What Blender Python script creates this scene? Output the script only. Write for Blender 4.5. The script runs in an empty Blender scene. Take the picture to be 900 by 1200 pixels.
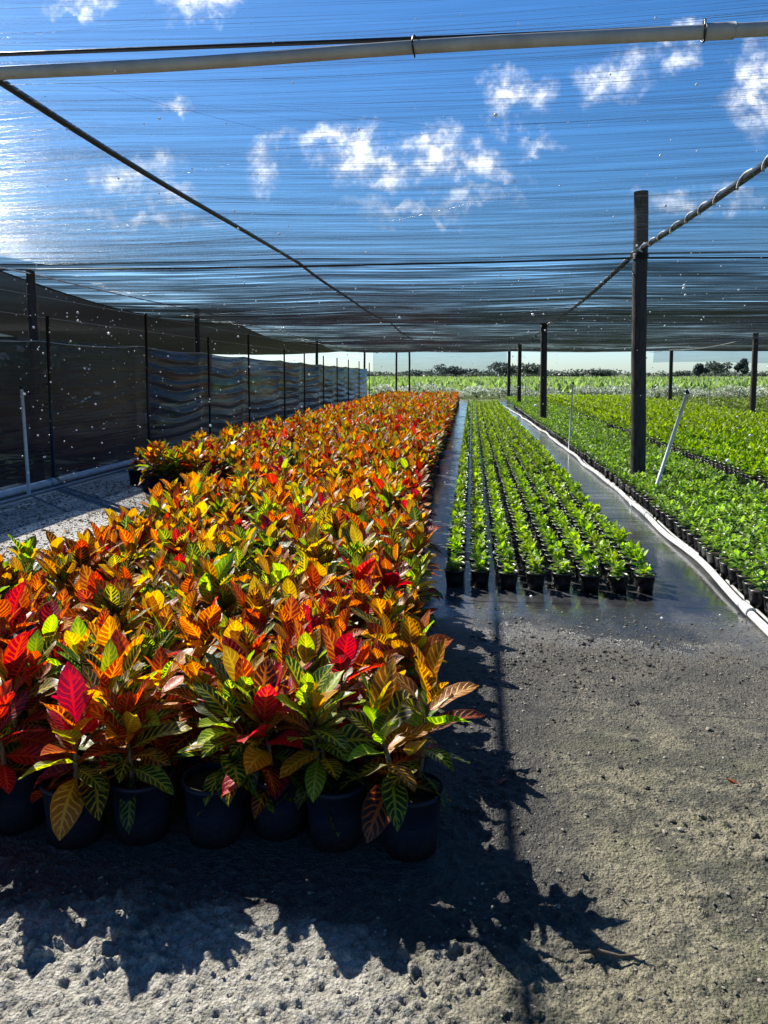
import bpy, math, random
import numpy as np
from mathutils import Vector, Matrix
random.seed(7)
rng = np.random.default_rng(7)
R = math.radians
PI = math.pi
scene = bpy.context.scene
COL = scene.collection

# ------------------------------------------------------------------ camera
F, CX, CY, PITCH = 901.0, 450.0, 600.0, R(5.5)
PY = 438 + F * math.tan(PITCH)
YAW = math.atan(103 / F * math.cos(PITCH))
CAMH = 1.6
cd = bpy.data.cameras.new('camera')
cam = bpy.data.objects.new('camera', cd)
COL.objects.link(cam)
cam.location = (0, 0, CAMH)
cam.rotation_euler = (R(90) - PITCH, 0, YAW)
cd.sensor_fit = 'VERTICAL'
cd.sensor_height = 24
cd.lens = F / 1200 * 24
cd.shift_y = (PY - 600) / 1200
cd.clip_start = 0.05
cd.clip_end = 6000
scene.camera = cam


def proj(X, Y, Z):
    Z = Z - CAMH
    r = X * math.cos(YAW) + Y * math.sin(YAW)
    fw = -X * math.sin(YAW) + Y * math.cos(YAW)
    d = fw * math.cos(PITCH) - Z * math.sin(PITCH)
    u = fw * math.sin(PITCH) + Z * math.cos(PITCH)
    return 450 + F * r / d, PY - F * u / d


# ------------------------------------------------------------------ noise
def hash2(ix, iy, seed):
    h = (ix.astype(np.int64) * 374761393 + iy.astype(np.int64) * 668265263 + seed * 1442695041) & 0xFFFFFFFF
    h = ((h ^ (h >> 13)) * 1274126177) & 0xFFFFFFFF
    return ((h ^ (h >> 16)) & 0xFFFF) / 65535.0


def vnoise(x, y, seed=0):
    ix, iy = np.floor(x), np.floor(y)
    fx, fy = x - ix, y - iy
    fx, fy = fx * fx * (3 - 2 * fx), fy * fy * (3 - 2 * fy)
    a, b = hash2(ix, iy, seed), hash2(ix + 1, iy, seed)
    c, d = hash2(ix, iy + 1, seed), hash2(ix + 1, iy + 1, seed)
    return (a * (1 - fx) + b * fx) * (1 - fy) + (c * (1 - fx) + d * fx) * fy


def fbm(x, y, oct=4, seed=0):
    s, a, t = 0, 1.0, 0
    for k in range(oct):
        s = s + a * vnoise(x * 2 ** k, y * 2 ** k, seed + k * 17)
        t += a
        a *= .5
    return s / t


# ------------------------------------------------------------------ mesh building
class MB:
    def __init__(s):
        s.v, s.f, s.uv, s.ca, s.cb, s.n = [], [], [], [], [], 0

    def add(s, v, faces, m=0, uv=None, ca=None, cb=None):
        v = np.asarray(v, float).reshape(-1, 3)
        n = len(v)
        for f in (faces if isinstance(faces, list) else [faces]):
            f = np.asarray(f, int)
            s.f.append((f + s.n, np.full(len(f), m)))
        s.v.append(v)
        s.uv.append(np.zeros((n, 2)) if uv is None else np.asarray(uv).reshape(-1, 2))
        s.ca.append(np.ones((n, 3)) if ca is None else np.asarray(ca).reshape(-1, 3))
        s.cb.append(np.ones((n, 3)) if cb is None else np.asarray(cb).reshape(-1, 3))
        s.n += n
        return s

    def box(s, c, d, m=0, rot=None):
        p = np.array([[x, y, z] for z in (-.5, .5) for y in (-.5, .5) for x in (-.5, .5)]) * np.array(d)
        if rot is not None:
            p = p @ np.array(rot.to_3x3()).T
        p = p + np.array(c)
        s.add(p, np.array([[0, 2, 3, 1], [4, 5, 7, 6], [0, 1, 5, 4], [2, 6, 7, 3], [0, 4, 6, 2], [1, 3, 7, 5]]), m)
        return s

    def tube(s, pts, r, n=8, m=0, cap=True):
        P = np.asarray(pts, float)
        rr = np.full(len(P), r) if np.isscalar(r) else np.asarray(r)
        T = np.gradient(P, axis=0)
        T /= np.linalg.norm(T, axis=1)[:, None] + 1e-9
        ref = np.array([0, 0, 1.0]) if abs(T[0][2]) < .9 else np.array([0, 1.0, 0])
        a = np.arange(n) * 2 * PI / n
        rings = []
        for i in range(len(P)):
            u = np.cross(T[i], ref); u /= np.linalg.norm(u)
            w = np.cross(u, T[i])
            rings.append(P[i] + rr[i] * (np.cos(a)[:, None] * u + np.sin(a)[:, None] * w))
        V = np.vstack(rings)
        f = []
        for i in range(len(P) - 1):
            for k in range(n):
                k2 = (k + 1) % n
                f.append([i * n + k, i * n + k2, (i + 1) * n + k2, (i + 1) * n + k])
        fs = [np.array(f)]
        if cap:
            fs.append(np.array([list(range(n))]))
            fs.append(np.array([list(range((len(P) - 1) * n, len(P) * n))[::-1]]))
        s.add(V, fs, m)
        return s

    def lathe(s, prof, n=20, m=0, c=(0, 0, 0)):
        a = np.arange(n) * 2 * PI / n
        V = np.vstack([np.stack([r * np.cos(a), r * np.sin(a), np.full(n, z)], 1) for r, z in prof]) + np.array(c)
        f = [[i * n + k, i * n + (k + 1) % n, (i + 1) * n + (k + 1) % n, (i + 1) * n + k] for i in range(len(prof) - 1) for k in range(n)]
        s.add(V, np.array(f), m)
        return s

    def mesh(s, name, mats, smooth=True):
        me = bpy.data.meshes.new(name)
        V = np.vstack(s.v)
        me.vertices.add(len(V))
        me.vertices.foreach_set('co', V.ravel().astype(np.float32))
        tot = np.concatenate([np.full(len(f), f.shape[1]) for f, _ in s.f])
        idx = np.concatenate([f.ravel() for f, _ in s.f])
        mi = np.concatenate([m for _, m in s.f])
        me.loops.add(len(idx))
        me.loops.foreach_set('vertex_index', idx.astype(np.int32))
        me.polygons.add(len(tot))
        st = np.concatenate([[0], np.cumsum(tot)[:-1]])
        me.polygons.foreach_set('loop_start', st.astype(np.int32))
        me.polygons.foreach_set('loop_total', tot.astype(np.int32))
        me.polygons.foreach_set('material_index', mi.astype(np.int32))
        me.update(calc_edges=True)
        me.polygons.foreach_set('use_smooth', np.full(len(tot), bool(smooth)))
        UV = np.vstack(s.uv)
        if UV.any():
            l = me.uv_layers.new(name='UVMap')
            l.data.foreach_set('uv', UV[idx].ravel().astype(np.float32))
        for nm, L in (('leaf_base', s.ca), ('leaf_vein', s.cb)):
            C = np.vstack(L)
            if (C != 1).any():
                a = me.attributes.new(nm, 'FLOAT_COLOR', 'POINT')
                a.data.foreach_set('color', np.hstack([C, np.ones((len(C), 1))]).ravel().astype(np.float32))
        for m in (mats if isinstance(mats, (list, tuple)) else [mats]):
            me.materials.append(m)
        me.validate()
        return me

    def obj(s, name, mats, parent=None, smooth=True):
        return link(name, s.mesh(name, mats, smooth), parent)


def link(name, data, parent=None):
    o = bpy.data.objects.new(name, data)
    COL.objects.link(o)
    if parent is not None:
        o.parent = parent
    return o


def tag(o, label=None, cat=None, group=None, kind=None):
    if label: o['label'] = label
    if cat: o['category'] = cat
    if group: o['group'] = group
    if kind: o['kind'] = kind
    return o


def thing(name, label, cat, loc=(0, 0, 0), rz=0, group=None):
    o = link(name, None)
    o.location = loc
    o.rotation_euler = (0, 0, rz)
    return tag(o, label, cat, group)


# ------------------------------------------------------------------ materials
class NT:
    def __init__(s, name):
        s.m = bpy.data.materials.new(name)
        s.m.use_nodes = True
        s.t = s.m.node_tree
        s.t.nodes.clear()
        s.out = s.t.nodes.new('ShaderNodeOutputMaterial')

    def n(s, typ, ins=None, **kw):
        nd = s.t.nodes.new(typ)
        for k, v in kw.items():
            setattr(nd, k, v)
        for k, v in (ins or {}).items():
            s.set(nd.inputs[k], v)
        return nd

    def set(s, sock, v):
        if isinstance(v, bpy.types.NodeSocket):
            s.t.links.new(v, sock)
        elif isinstance(v, bpy.types.Node):
            s.t.links.new(v.outputs[0], sock)
        elif sock.type == 'RGBA':
            sock.default_value = (v, v, v, 1) if isinstance(v, (int, float)) else (*v[:3], 1)
        else:
            sock.default_value = v

    def math(s, op, a, b=0.0, c=0.0, clamp=False):
        nd = s.t.nodes.new('ShaderNodeMath')
        nd.operation = op
        nd.use_clamp = clamp
        for i, v in enumerate((a, b, c)):
            s.set(nd.inputs[i], v)
        return nd.outputs[0]

    def ramp(s, x, lo, hi, a=0.0, b=1.0, smooth=True):
        nd = s.t.nodes.new('ShaderNodeMapRange')
        nd.interpolation_type = 'SMOOTHSTEP' if smooth else 'LINEAR'
        for i, v in enumerate((x, lo, hi, a, b)):
            s.set(nd.inputs[i], v)
        return nd.outputs[0]

    def mix(s, f, a, b, op='MIX'):
        nd = s.t.nodes.new('ShaderNodeMix')
        nd.data_type = 'RGBA'
        nd.blend_type = op
        s.set(nd.inputs[0], f); s.set(nd.inputs[6], a); s.set(nd.inputs[7], b)
        return nd.outputs[2]

    def noise(s, vec, scale, detail=3, rough=.5, out=0, dist=0.0):
        nd = s.n('ShaderNodeTexNoise', {'Scale': scale, 'Detail': detail, 'Roughness': rough, 'Distortion': dist})
        if vec is not None: s.set(nd.inputs['Vector'], vec)
        return nd.outputs[out]

    def pos(s, scale=(1, 1, 1)):
        g = s.n('ShaderNodeNewGeometry')
        mp = s.n('ShaderNodeMapping', {'Vector': g.outputs['Position'], 'Scale': scale})
        return mp.outputs[0]

    def objco(s, scale=(1, 1, 1)):
        g = s.n('ShaderNodeTexCoord')
        mp = s.n('ShaderNodeMapping', {'Vector': g.outputs['Object'], 'Scale': scale})
        return mp.outputs[0]

    def bump(s, h, strength=.5, dist=.01, normal=None):
        nd = s.n('ShaderNodeBump', {'Height': h, 'Strength': strength, 'Distance': dist})
        if normal is not None: s.set(nd.inputs['Normal'], normal)
        return nd.outputs[0]

    def pbsdf(s, col, rough=.5, spec=.5, metal=0.0, normal=None, **kw):
        d = {'Base Color': col, 'Roughness': rough, 'Specular IOR Level': spec, 'Metallic': metal}
        d.update(kw)
        nd = s.n('ShaderNodeBsdfPrincipled', d)
        if normal is not None: s.set(nd.inputs['Normal'], normal)
        return nd.outputs[0]

    def mixs(s, f, a, b):
        nd = s.n('ShaderNodeMixShader')
        s.set(nd.inputs[0], f); s.set(nd.inputs[1], a); s.set(nd.inputs[2], b)
        return nd.outputs[0]

    def done(s, sh):
        s.t.links.new(sh, s.out.inputs[0])
        return s.m


def plain(name, col, rough=.5, spec=.5, nscale=25, amt=.35, bump=0.0, metal=0.0, stretch=(1, 1, 1)):
    t = NT(name)
    v = t.objco(stretch)
    n = t.noise(v, nscale, 5, .6)
    dark = tuple(c * (1 - amt) for c in col)
    lite = tuple(min(1, c * (1 + amt)) for c in col)
    c = t.mix(t.ramp(n, .3, .7), dark, lite)
    nr = t.bump(n, bump, .01) if bump else None
    return t.done(t.pbsdf(c, t.ramp(n, .2, .8, rough * .8, min(1, rough * 1.2)), spec, metal, nr))


def leaf_mat(name, veins=True, trans=.45, rough=.32, hue=.03, nlat=9.0):
    t = NT(name)
    a = t.n('ShaderNodeAttribute', attribute_name='leaf_base').outputs['Color']
    col = a
    nrm = None
    if veins:
        b = t.n('ShaderNodeAttribute', attribute_name='leaf_vein').outputs['Color']
        uv = t.n('ShaderNodeUVMap').outputs[0]
        sp = t.n('ShaderNodeSeparateXYZ', {0: uv})
        u = t.math('ABSOLUTE', t.math('SUBTRACT', t.math('MULTIPLY', sp.outputs[0], 2.0), 1.0))
        wob = t.noise(t.objco(), 30, 2, .5)
        ph = t.math('ADD', t.math('SUBTRACT', t.math('MULTIPLY', sp.outputs[1], nlat), t.math('MULTIPLY', u, 1.7)), t.math('MULTIPLY', wob, .9))
        fr = t.math('ABSOLUTE', t.math('SUBTRACT', t.math('FRACT', ph), .5))
        lat = t.ramp(fr, .19, .08)
        lat = t.math('MULTIPLY', lat, t.ramp(u, 1.02, .75))
        mid = t.ramp(u, .16, .07)
        edge = t.math('MULTIPLY', t.ramp(u, .86, 1.0), .35)
        mask = t.math('MAXIMUM', t.math('MAXIMUM', lat, mid), edge)
        blot = t.noise(t.objco(), 22, 3, .6)
        mask = t.math('MAXIMUM', mask, t.math('MULTIPLY', t.ramp(blot, .60, .70), .7))
        col = t.mix(t.math('MULTIPLY', mask, .92), a, b)
        nrm = t.bump(mask, .35, .004)
    rnd = t.n('ShaderNodeObjectInfo').outputs['Random']
    hs = t.n('ShaderNodeHueSaturation', {'Color': col, 'Hue': t.ramp(rnd, 0, 1, .5 - hue, .5 + hue, False), 'Saturation': 1.02, 'Value': t.ramp(t.math('FRACT', t.math('MULTIPLY', rnd, 7.3)), 0, 1, .82, 1.15, False)})
    col = hs.outputs[0]
    p = t.pbsdf(col, rough, .5, normal=nrm)
    tc = t.n('ShaderNodeHueSaturation', {'Color': col, 'Saturation': 1.1, 'Value': 1.55}).outputs[0]
    tr = t.n('ShaderNodeBsdfTranslucent', {'Color': tc})
    return t.done(t.mixs(trans, p, tr.outputs[0]))


def net_mat(name, t0=.9, streak=.5, axis='x', fibre=(.012, .013, .014), sheen=.25, tint=(1, 1, 1), transl=.25, coarse=1.0, rough=.5):
    """woven shade cloth: seen flat the holes show, seen at a slant the threads close them (1/cos law)."""
    t = NT(name)
    g = t.n('ShaderNodeNewGeometry')
    dt = t.n('ShaderNodeVectorMath', operation='DOT_PRODUCT')
    t.set(dt.inputs[0], g.outputs['Normal']); t.set(dt.inputs[1], g.outputs['Incoming'])
    cs = t.math('MAXIMUM', t.math('ABSOLUTE', dt.outputs['Value']), .02)
    if axis == 'x':
        s1, s2 = (.7 * coarse, 22 * coarse, 1), (2.0 * coarse, 80 * coarse, 1)
    else:
        s1, s2 = (1, .35, 9), (1, .8, 30)
    n1 = t.noise(t.pos(s1), 1.0, 4, .65)
    n2 = t.noise(t.pos(s2), 1.0, 3, .6)
    big = t.noise(t.pos((.25, .5, .5)), 1.0, 3, .5)
    m = t.math('ADD', t.math('ADD', t.math('MULTIPLY', n1, .5), t.math('MULTIPLY', n2, .3)), t.math('MULTIPLY', big, .2))
    m = t.ramp(m, .3, .7, -1, 1)
    od = t.math('MULTIPLY', -math.log(t0), t.math('ADD', 1.0, t.math('MULTIPLY', m, streak)))
    T = t.math('POWER', math.e, t.math('MULTIPLY', -1.0, t.math('DIVIDE', od, cs)), clamp=True)
    tr = t.n('ShaderNodeBsdfTransparent', {'Color': tint})
    bm = t.bump(n2, .6, .02)
    p = t.pbsdf(fibre, rough, sheen, normal=bm)
    tl = t.n('ShaderNodeBsdfTranslucent', {'Color': (.07, .072, .075)})
    return t.done(t.mixs(T, t.mixs(transl, p, tl.outputs[0]), tr.outputs[0]))


M = {}
M['croton'] = leaf_mat('croton_leaf', True, .46, .42, .02)
M['green'] = leaf_mat('seedling_leaf', False, .46, .48, .012)
M['bush'] = leaf_mat('tree_leaf', False, .3, .55, .01)
M['pot0'] = plain('black_pot_plastic', (.014, .020, .038), .42, .45, 35, .5, .05)
M['smallpot'] = plain('small_pot_plastic', (.012, .012, .013), .35, .5, 40, .4)
M['soil'] = plain('potting_soil', (.035, .025, .018), .95, .2, 90, .6, .8)
M['stem'] = plain('croton_stem', (.11, .085, .05), .8, .3, 60, .4, .4)
M['wood'] = plain('weathered_post_wood', (.055, .048, .042), .75, .3, 9, .55, .5, stretch=(6, 6, .5))
M['steel'] = plain('galvanised_tube', (.23, .23, .23), .45, .5, 20, .3, 0, .6)
M['pvc'] = plain('white_pvc', (.72, .72, .70), .35, .5, 8, .16, .03)
M['greypvc'] = plain('grey_pvc', (.42, .42, .41), .4, .5, 8, .15)
M['cable'] = plain('black_cable', (.012, .012, .013), .35, .5, 40, .4)
M['wire'] = plain('thin_wire', (.35, .35, .34), .4, .5, 40, .3, 0, .7)
M['white'] = plain('pale_cord_and_glints', (.75, .75, .74), .5, .5, 40, .2)
M['thread'] = plain('net_thread', (.30, .30, .31), .26, .8, 30, .3, 0, .75)
M['net'] = net_mat('shade_cloth', .885, .55, transl=.08, sheen=.04)
M['net2'] = net_mat('shade_cloth_old', .70, 1.3, transl=.02, sheen=.04, fibre=(.007, .008, .009), coarse=.35)
M['skirt'] = net_mat('shade_cloth_dense', .42, .25, 'x', (.022, .032, .026), .03, transl=.05)
M['outer'] = net_mat('outer_wall_cloth', .22, .3, 'z', (.025, .036, .030), .05, transl=.12)
M['curtain'] = net_mat('end_curtain_cloth', .72, .25, 'z', (.02, .025, .03), .1, (.80, .90, 1.0), .06)
M['screen'] = net_mat('screen_cloth', .40, .55, 'z', (.003, .007, .022), .45, (.38, .60, 1.0), transl=.02, rough=.28)
M['shed'] = plain('pale_metal_cladding', (.74, .76, .8), .5, .4, 3, .12, stretch=(1, 1, .2))
M['shedroof'] = plain('grey_roofing', (.2, .2, .2), .6, .4, 6, .25)
M['bark'] = plain('bark', (.09, .07, .05), .9, .2, 12, .4, .6)
M['drop'] = plain('water_drop', (.92, .93, .95), .1, .8, 5, .03)
M['crumb'] = plain('damp_potting_crumb', (.035, .030, .024), .7, .4, 60, .5, .4)
M['stone'] = plain('limerock_pebble', (.21, .19, .15), .8, .3, 45, .8, .4)


def pot_mat():
    t = NT('dark_pot_plastic')
    v = t.objco()
    z = t.n('ShaderNodeSeparateXYZ', {0: v}).outputs[2]
    w = t.n('ShaderNodeNewGeometry').outputs['Position']
    n = t.noise(w, 16, 5, .65)
    f = t.noise(w, 90, 3, .7)
    dust = t.math('MULTIPLY', t.ramp(t.math('ADD', z, t.math('MULTIPLY', n, .16)), .20, .07), t.ramp(f, .35, .65, .05, .6))
    scuff = t.math('MULTIPLY', t.ramp(t.noise(w, 30, 5, .8), .6, .68), .5)
    c = t.mix(t.math('MAXIMUM', dust, scuff), t.mix(n, (.005, .009, .021), (.010, .016, .034)), (.075, .074, .072))
    rib = t.n('ShaderNodeTexWave', {'Vector': v, 'Scale': 22.0, 'Distortion': .6}, bands_direction='Z').outputs[0]
    return t.done(t.pbsdf(c, t.ramp(n, .3, .7, .35, .6), .2, normal=t.bump(t.math('ADD', rib, f), .12, .004)))


M['pot'] = pot_mat()


def ground_mat():
    t = NT('nursery_ground')
    g = t.n('ShaderNodeNewGeometry').outputs['Position']
    sp = t.n('ShaderNodeSeparateXYZ', {0: g})
    x, y = sp.outputs[0], sp.outputs[1]
    big = t.noise(g, .9, 4, .6)
    med = t.noise(g, 4.5, 5, .6)
    fine = t.noise(g, 38, 6, .7)
    grit = t.noise(g, 160, 3, .7)
    # limerock (near) -> muddy -> wet black ground cloth (far)
    ywob = t.math('ADD', y, t.math('MULTIPLY', t.math('SUBTRACT', big, .5), 1.6))
    ywob = t.math('ADD', ywob, t.math('MULTIPLY', t.math('SUBTRACT', med, .5), 1.0))
    mud = t.ramp(ywob, 2.9, 4.0)
    cloth = t.ramp(ywob, 4.15, 5.25)
    side = t.ramp(x, -3.4, -4.2)           # bare lime strip by the left screen
    cloth = t.math('MULTIPLY', cloth, t.math('SUBTRACT', 1.0, side))
    lime = t.mix(t.ramp(fine, .3, .7), (.20, .188, .155), (.50, .48, .42))
    lime = t.mix(t.math('MULTIPLY', t.ramp(grit, .46, .36), .6), lime, (.09, .082, .06))
    tan = t.mix(t.ramp(fine, .3, .7), (.115, .103, .066), (.31, .285, .195))
    tan = t.mix(t.math('MULTIPLY', t.ramp(grit, .48, .38), .7), tan, (.06, .055, .04))
    damp = t.math('MULTIPLY', t.math('MAXIMUM', t.ramp(t.noise(g, 3.2, 8, .75), .49, .56), t.ramp(t.noise(t.pos((1, 1.6, 1)), 1.1, 7, .7), .50, .57)), .9)
    tan = t.mix(damp, tan, t.mix(t.ramp(fine, .3, .7), (.028, .032, .026), (.105, .102, .075)))
    lime = t.mix(t.ramp(t.math('ADD', x, t.math('MULTIPLY', t.math('SUBTRACT', big, .5), 1.5)), -.45, .35), lime, tan)
    moss = t.math('MULTIPLY', t.ramp(t.noise(g, 1.7, 5, .65), .5, .64), t.ramp(x, -.4, .6, .05, .6))
    lime = t.mix(moss, lime, t.mix(fine, (.07, .075, .038), (.17, .165, .09)))
    mudc = t.mix(t.ramp(fine, .35, .7), (.045, .041, .032), (.16, .146, .115))
    mudc = t.mix(t.math('MULTIPLY', t.ramp(med, .46, .56), .85), mudc, (.05, .05, .042))
    c = t.mix(mud, lime, mudc)
    # damp ground round the pots, darkened further to paint in the croton shadow
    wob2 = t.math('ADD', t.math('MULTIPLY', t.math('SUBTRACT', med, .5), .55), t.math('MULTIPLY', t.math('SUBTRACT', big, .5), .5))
    damp_shade = t.math('MULTIPLY', t.ramp(t.math('ADD', y, wob2), 1.93, 2.14), t.ramp(t.math('ADD', x, wob2), .52, .22))
    damp_shade = t.math('MULTIPLY', damp_shade, t.ramp(y, 5.2, 4.2))
    c = t.mix(t.math('MULTIPLY', damp_shade, .9), c, t.mix(t.ramp(fine, .3, .7), (.016, .016, .016), (.055, .053, .047)))
    wv = t.n('ShaderNodeTexWave', {'Vector': g, 'Scale': 28.0, 'Distortion': .4}, bands_direction='Y')
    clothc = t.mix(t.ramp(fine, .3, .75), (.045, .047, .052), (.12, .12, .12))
    clothc = t.mix(t.ramp(y, 6, 11), clothc, t.mix(t.ramp(fine, .3, .75), (.10, .108, .118), (.21, .218, .225)))  # far aisles paler: silvery sky reflection put into the cloth colour
    dirt = t.math('MULTIPLY', t.ramp(t.noise(g, 2.2, 5, .62), .5, .72), t.ramp(y, 12, 5, .12, .75))
    clothc = t.mix(dirt, clothc, (.10, .094, .078))
    limeside = t.mix(t.ramp(fine, .35, .7), (.15, .148, .145), (.50, .49, .475))
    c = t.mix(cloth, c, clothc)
    c = t.mix(t.math('MULTIPLY', side, t.ramp(y, 5, 7)), c, limeside)
    # seams of the cloth: thin dark overlaps
    sm = None
    for yy in (3.62, 5.35, 7.35, 11.2, 16.0, 22.0, 30.0):
        d = t.math('ABSOLUTE', t.math('SUBTRACT', t.math('ADD', y, t.math('MULTIPLY', t.math('SUBTRACT', med, .5), .07)), yy))
        k = t.ramp(d, .012 + yy * .0006, .004)
        sm = k if sm is None else t.math('MAXIMUM', sm, k)
    sm = t.math('MULTIPLY', sm, t.math('MULTIPLY', t.ramp(x, -.1, .05), t.ramp(t.noise(g, 1.3, 2), .38, .5)))
    c = t.mix(t.math('MULTIPLY', sm, .8), c, (.012, .012, .012))
    # wetness
    wetn = t.noise(g, 1.25, 4, .6)
    wet = t.math('MULTIPLY', t.ramp(wetn, .30, .5), cloth)
    pud = t.math('MULTIPLY', t.ramp(t.noise(t.pos((1, .55, 1)), 1.5, 4, .6), .40, .54), t.math('MULTIPLY', t.ramp(t.math('ADD', x, t.math('MULTIPLY', big, .8)), .35, .75), t.math('MULTIPLY', cloth, t.ramp(y, 9.5, 6.5, .15, 1))))
    c = t.mix(t.math('MULTIPLY', pud, .75), c, (.012, .013, .016))
    rough = t.ramp(fine, .25, .75, .62, .92)
    rough = t.mix(mud, rough, t.ramp(med, .35, .65, .3, .62))
    rough = t.mix(t.math('MULTIPLY', damp_shade, .8), rough, .42)
    rough = t.mix(cloth, rough, t.mix(wet, t.ramp(fine, .3, .7, .28, .5), t.ramp(fine, .3, .7, .05, .15)))
    rough = t.mix(pud, rough, .03)
    vor = t.n('ShaderNodeTexVoronoi', {'Vector': g, 'Scale': 95.0}).outputs['Distance']
    h = t.math('ADD', t.math('ADD', t.math('MULTIPLY', fine, .8), t.math('MULTIPLY', grit, .4)), t.math('MULTIPLY', vor, -.45))
    st = t.mix(cloth, 1.0, t.mix(wet, .2, .03))
    b = t.n('ShaderNodeBump', {'Height': h, 'Strength': st, 'Distance': .018}).outputs[0]
    rip = t.noise(t.pos((2.5, 9, 1)), 1.0, 4, .6)
    b = t.bump(rip, t.math('MULTIPLY', cloth, t.mix(pud, .26, .04)), .02, b)
    return t.done(t.pbsdf(c, rough, t.mix(pud, t.mix(cloth, .3, .85), 1.0), normal=b))


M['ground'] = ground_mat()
t = NT('field_soil')
n = t.noise(t.pos(), .15, 6, .6)
M['field'] = t.done(t.pbsdf(t.mix(t.ramp(n, .3, .7), (.05, .07, .02), (.10, .12, .04)), .95, .1))

# ------------------------------------------------------------------ leaves
def leaves(base, az, tilt, roll, L, W, curl, fold, nu=4, nv=7, power=.85, stalk=.1, wav=0.0):
    N = len(az)
    s = np.linspace(0, 1, nv + 1)
    u = np.linspace(-1, 1, nu + 1)
    th = tilt[:, None] - curl[:, None] * (s[None] ** 1.2)
    ds = np.diff(s, prepend=0)
    hor = np.cumsum(np.cos(th) * ds, 1) * L[:, None]
    ver = np.cumsum(np.sin(th) * ds, 1) * L[:, None]
    dirh = np.stack([np.cos(az), np.sin(az)], 1)
    side = np.stack([-np.sin(az), np.cos(az), np.zeros(N)], 1)
    spine = np.concatenate([dirh[:, None, :] * hor[..., None], ver[..., None]], 2) + base[:, None, :]
    T = np.concatenate([dirh[:, None, :] * np.cos(th)[..., None], np.sin(th)[..., None]], 2)
    Nn = np.cross(T, side[:, None, :] + 0 * T)
    Nn = -Nn
    Nn *= np.sign(Nn[..., 2:3] + 1e-6)
    cr, sr = np.cos(roll)[:, None, None], np.sin(roll)[:, None, None]
    S = side[:, None, :] * cr + Nn * sr
    Nr = Nn * cr - side[:, None, :] * sr
    x = np.clip((s - stalk) / (1 - stalk), 0, 1)
    prof = np.sin(PI * x ** power) ** .75
    prof = np.where(s < stalk, .06, np.maximum(prof, .05)); prof[-1] = .02
    w = W[:, None] * .5 * prof[None]
    uu = u[None, None, :]
    off = S[:, :, None, :] * (w[..., None] * uu * np.cos(fold)[:, None, None])[..., None]
    up = np.abs(uu) * w[..., None] * np.sin(fold)[:, None, None]
    if wav:
        ph = rng.uniform(0, 6.3, N)
        up = up + wav * W[:, None, None] * np.sin(s[None, :, None] * 11 + ph[:, None, None] + uu * 1.5) * np.abs(uu)
    P = spine[:, :, None, :] + off + Nr[:, :, None, :] * up[..., None]
    UV = np.broadcast_to(np.stack(np.meshgrid((u + 1) / 2, s), -1)[None], (N, nv + 1, nu + 1, 2))
    k = (nv + 1) * (nu + 1)
    i, j = np.meshgrid(np.arange(nv), np.arange(nu), indexing='ij')
    q = (i * (nu + 1) + j).ravel()
    f = np.stack([q, q + 1, q + nu + 2, q + nu + 1], 1)
    Fc = (f[None] + (np.arange(N) * k)[:, None, None]).reshape(-1, 4)
    return P.reshape(-1, 3), UV.reshape(-1, 2), Fc, k


PAL = {  # leaf colour, vein colour
    'red': ((.22, .014, .012), (.72, .10, .04)),
    'scarlet': ((.48, .04, .016), (.75, .17, .03)),
    'maroon': ((.035, .010, .012), (.55, .07, .03)),
    'orange': ((.27, .05, .010), (.75, .33, .04)),
    'bronze': ((.075, .028, .010), (.66, .27, .035)),
    'gold': ((.45, .22, .016), (.75, .52, .06)),
    'lime': ((.16, .30, .022), (.60, .62, .07)),
    'green': ((.016, .065, .012), (.48, .50, .05)),
    'olive': ((.035, .045, .010), (.62, .45, .04)),
    'dark': ((.012, .030, .010), (.16, .20, .04)),
}
LOOKS = {
    'fiery red and orange': (['scarlet', 'orange', 'red', 'orange', 'gold', 'lime'], ['red', 'bronze', 'maroon', 'olive', 'dark', 'green']),
    'golden orange': (['gold', 'orange', 'lime', 'olive', 'lime', 'orange'], ['orange', 'bronze', 'olive', 'dark', 'green', 'maroon']),
    'green and yellow': (['lime', 'gold', 'olive', 'green', 'green'], ['green', 'olive', 'dark', 'dark', 'green']),
    'mixed red and green': (['orange', 'lime', 'red', 'gold', 'olive'], ['green', 'red', 'maroon', 'bronze', 'dark', 'olive']),
    'bronze and maroon': (['bronze', 'orange', 'red', 'olive', 'gold'], ['maroon', 'bronze', 'dark', 'red', 'olive']),
}
POT_H = .215


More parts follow.
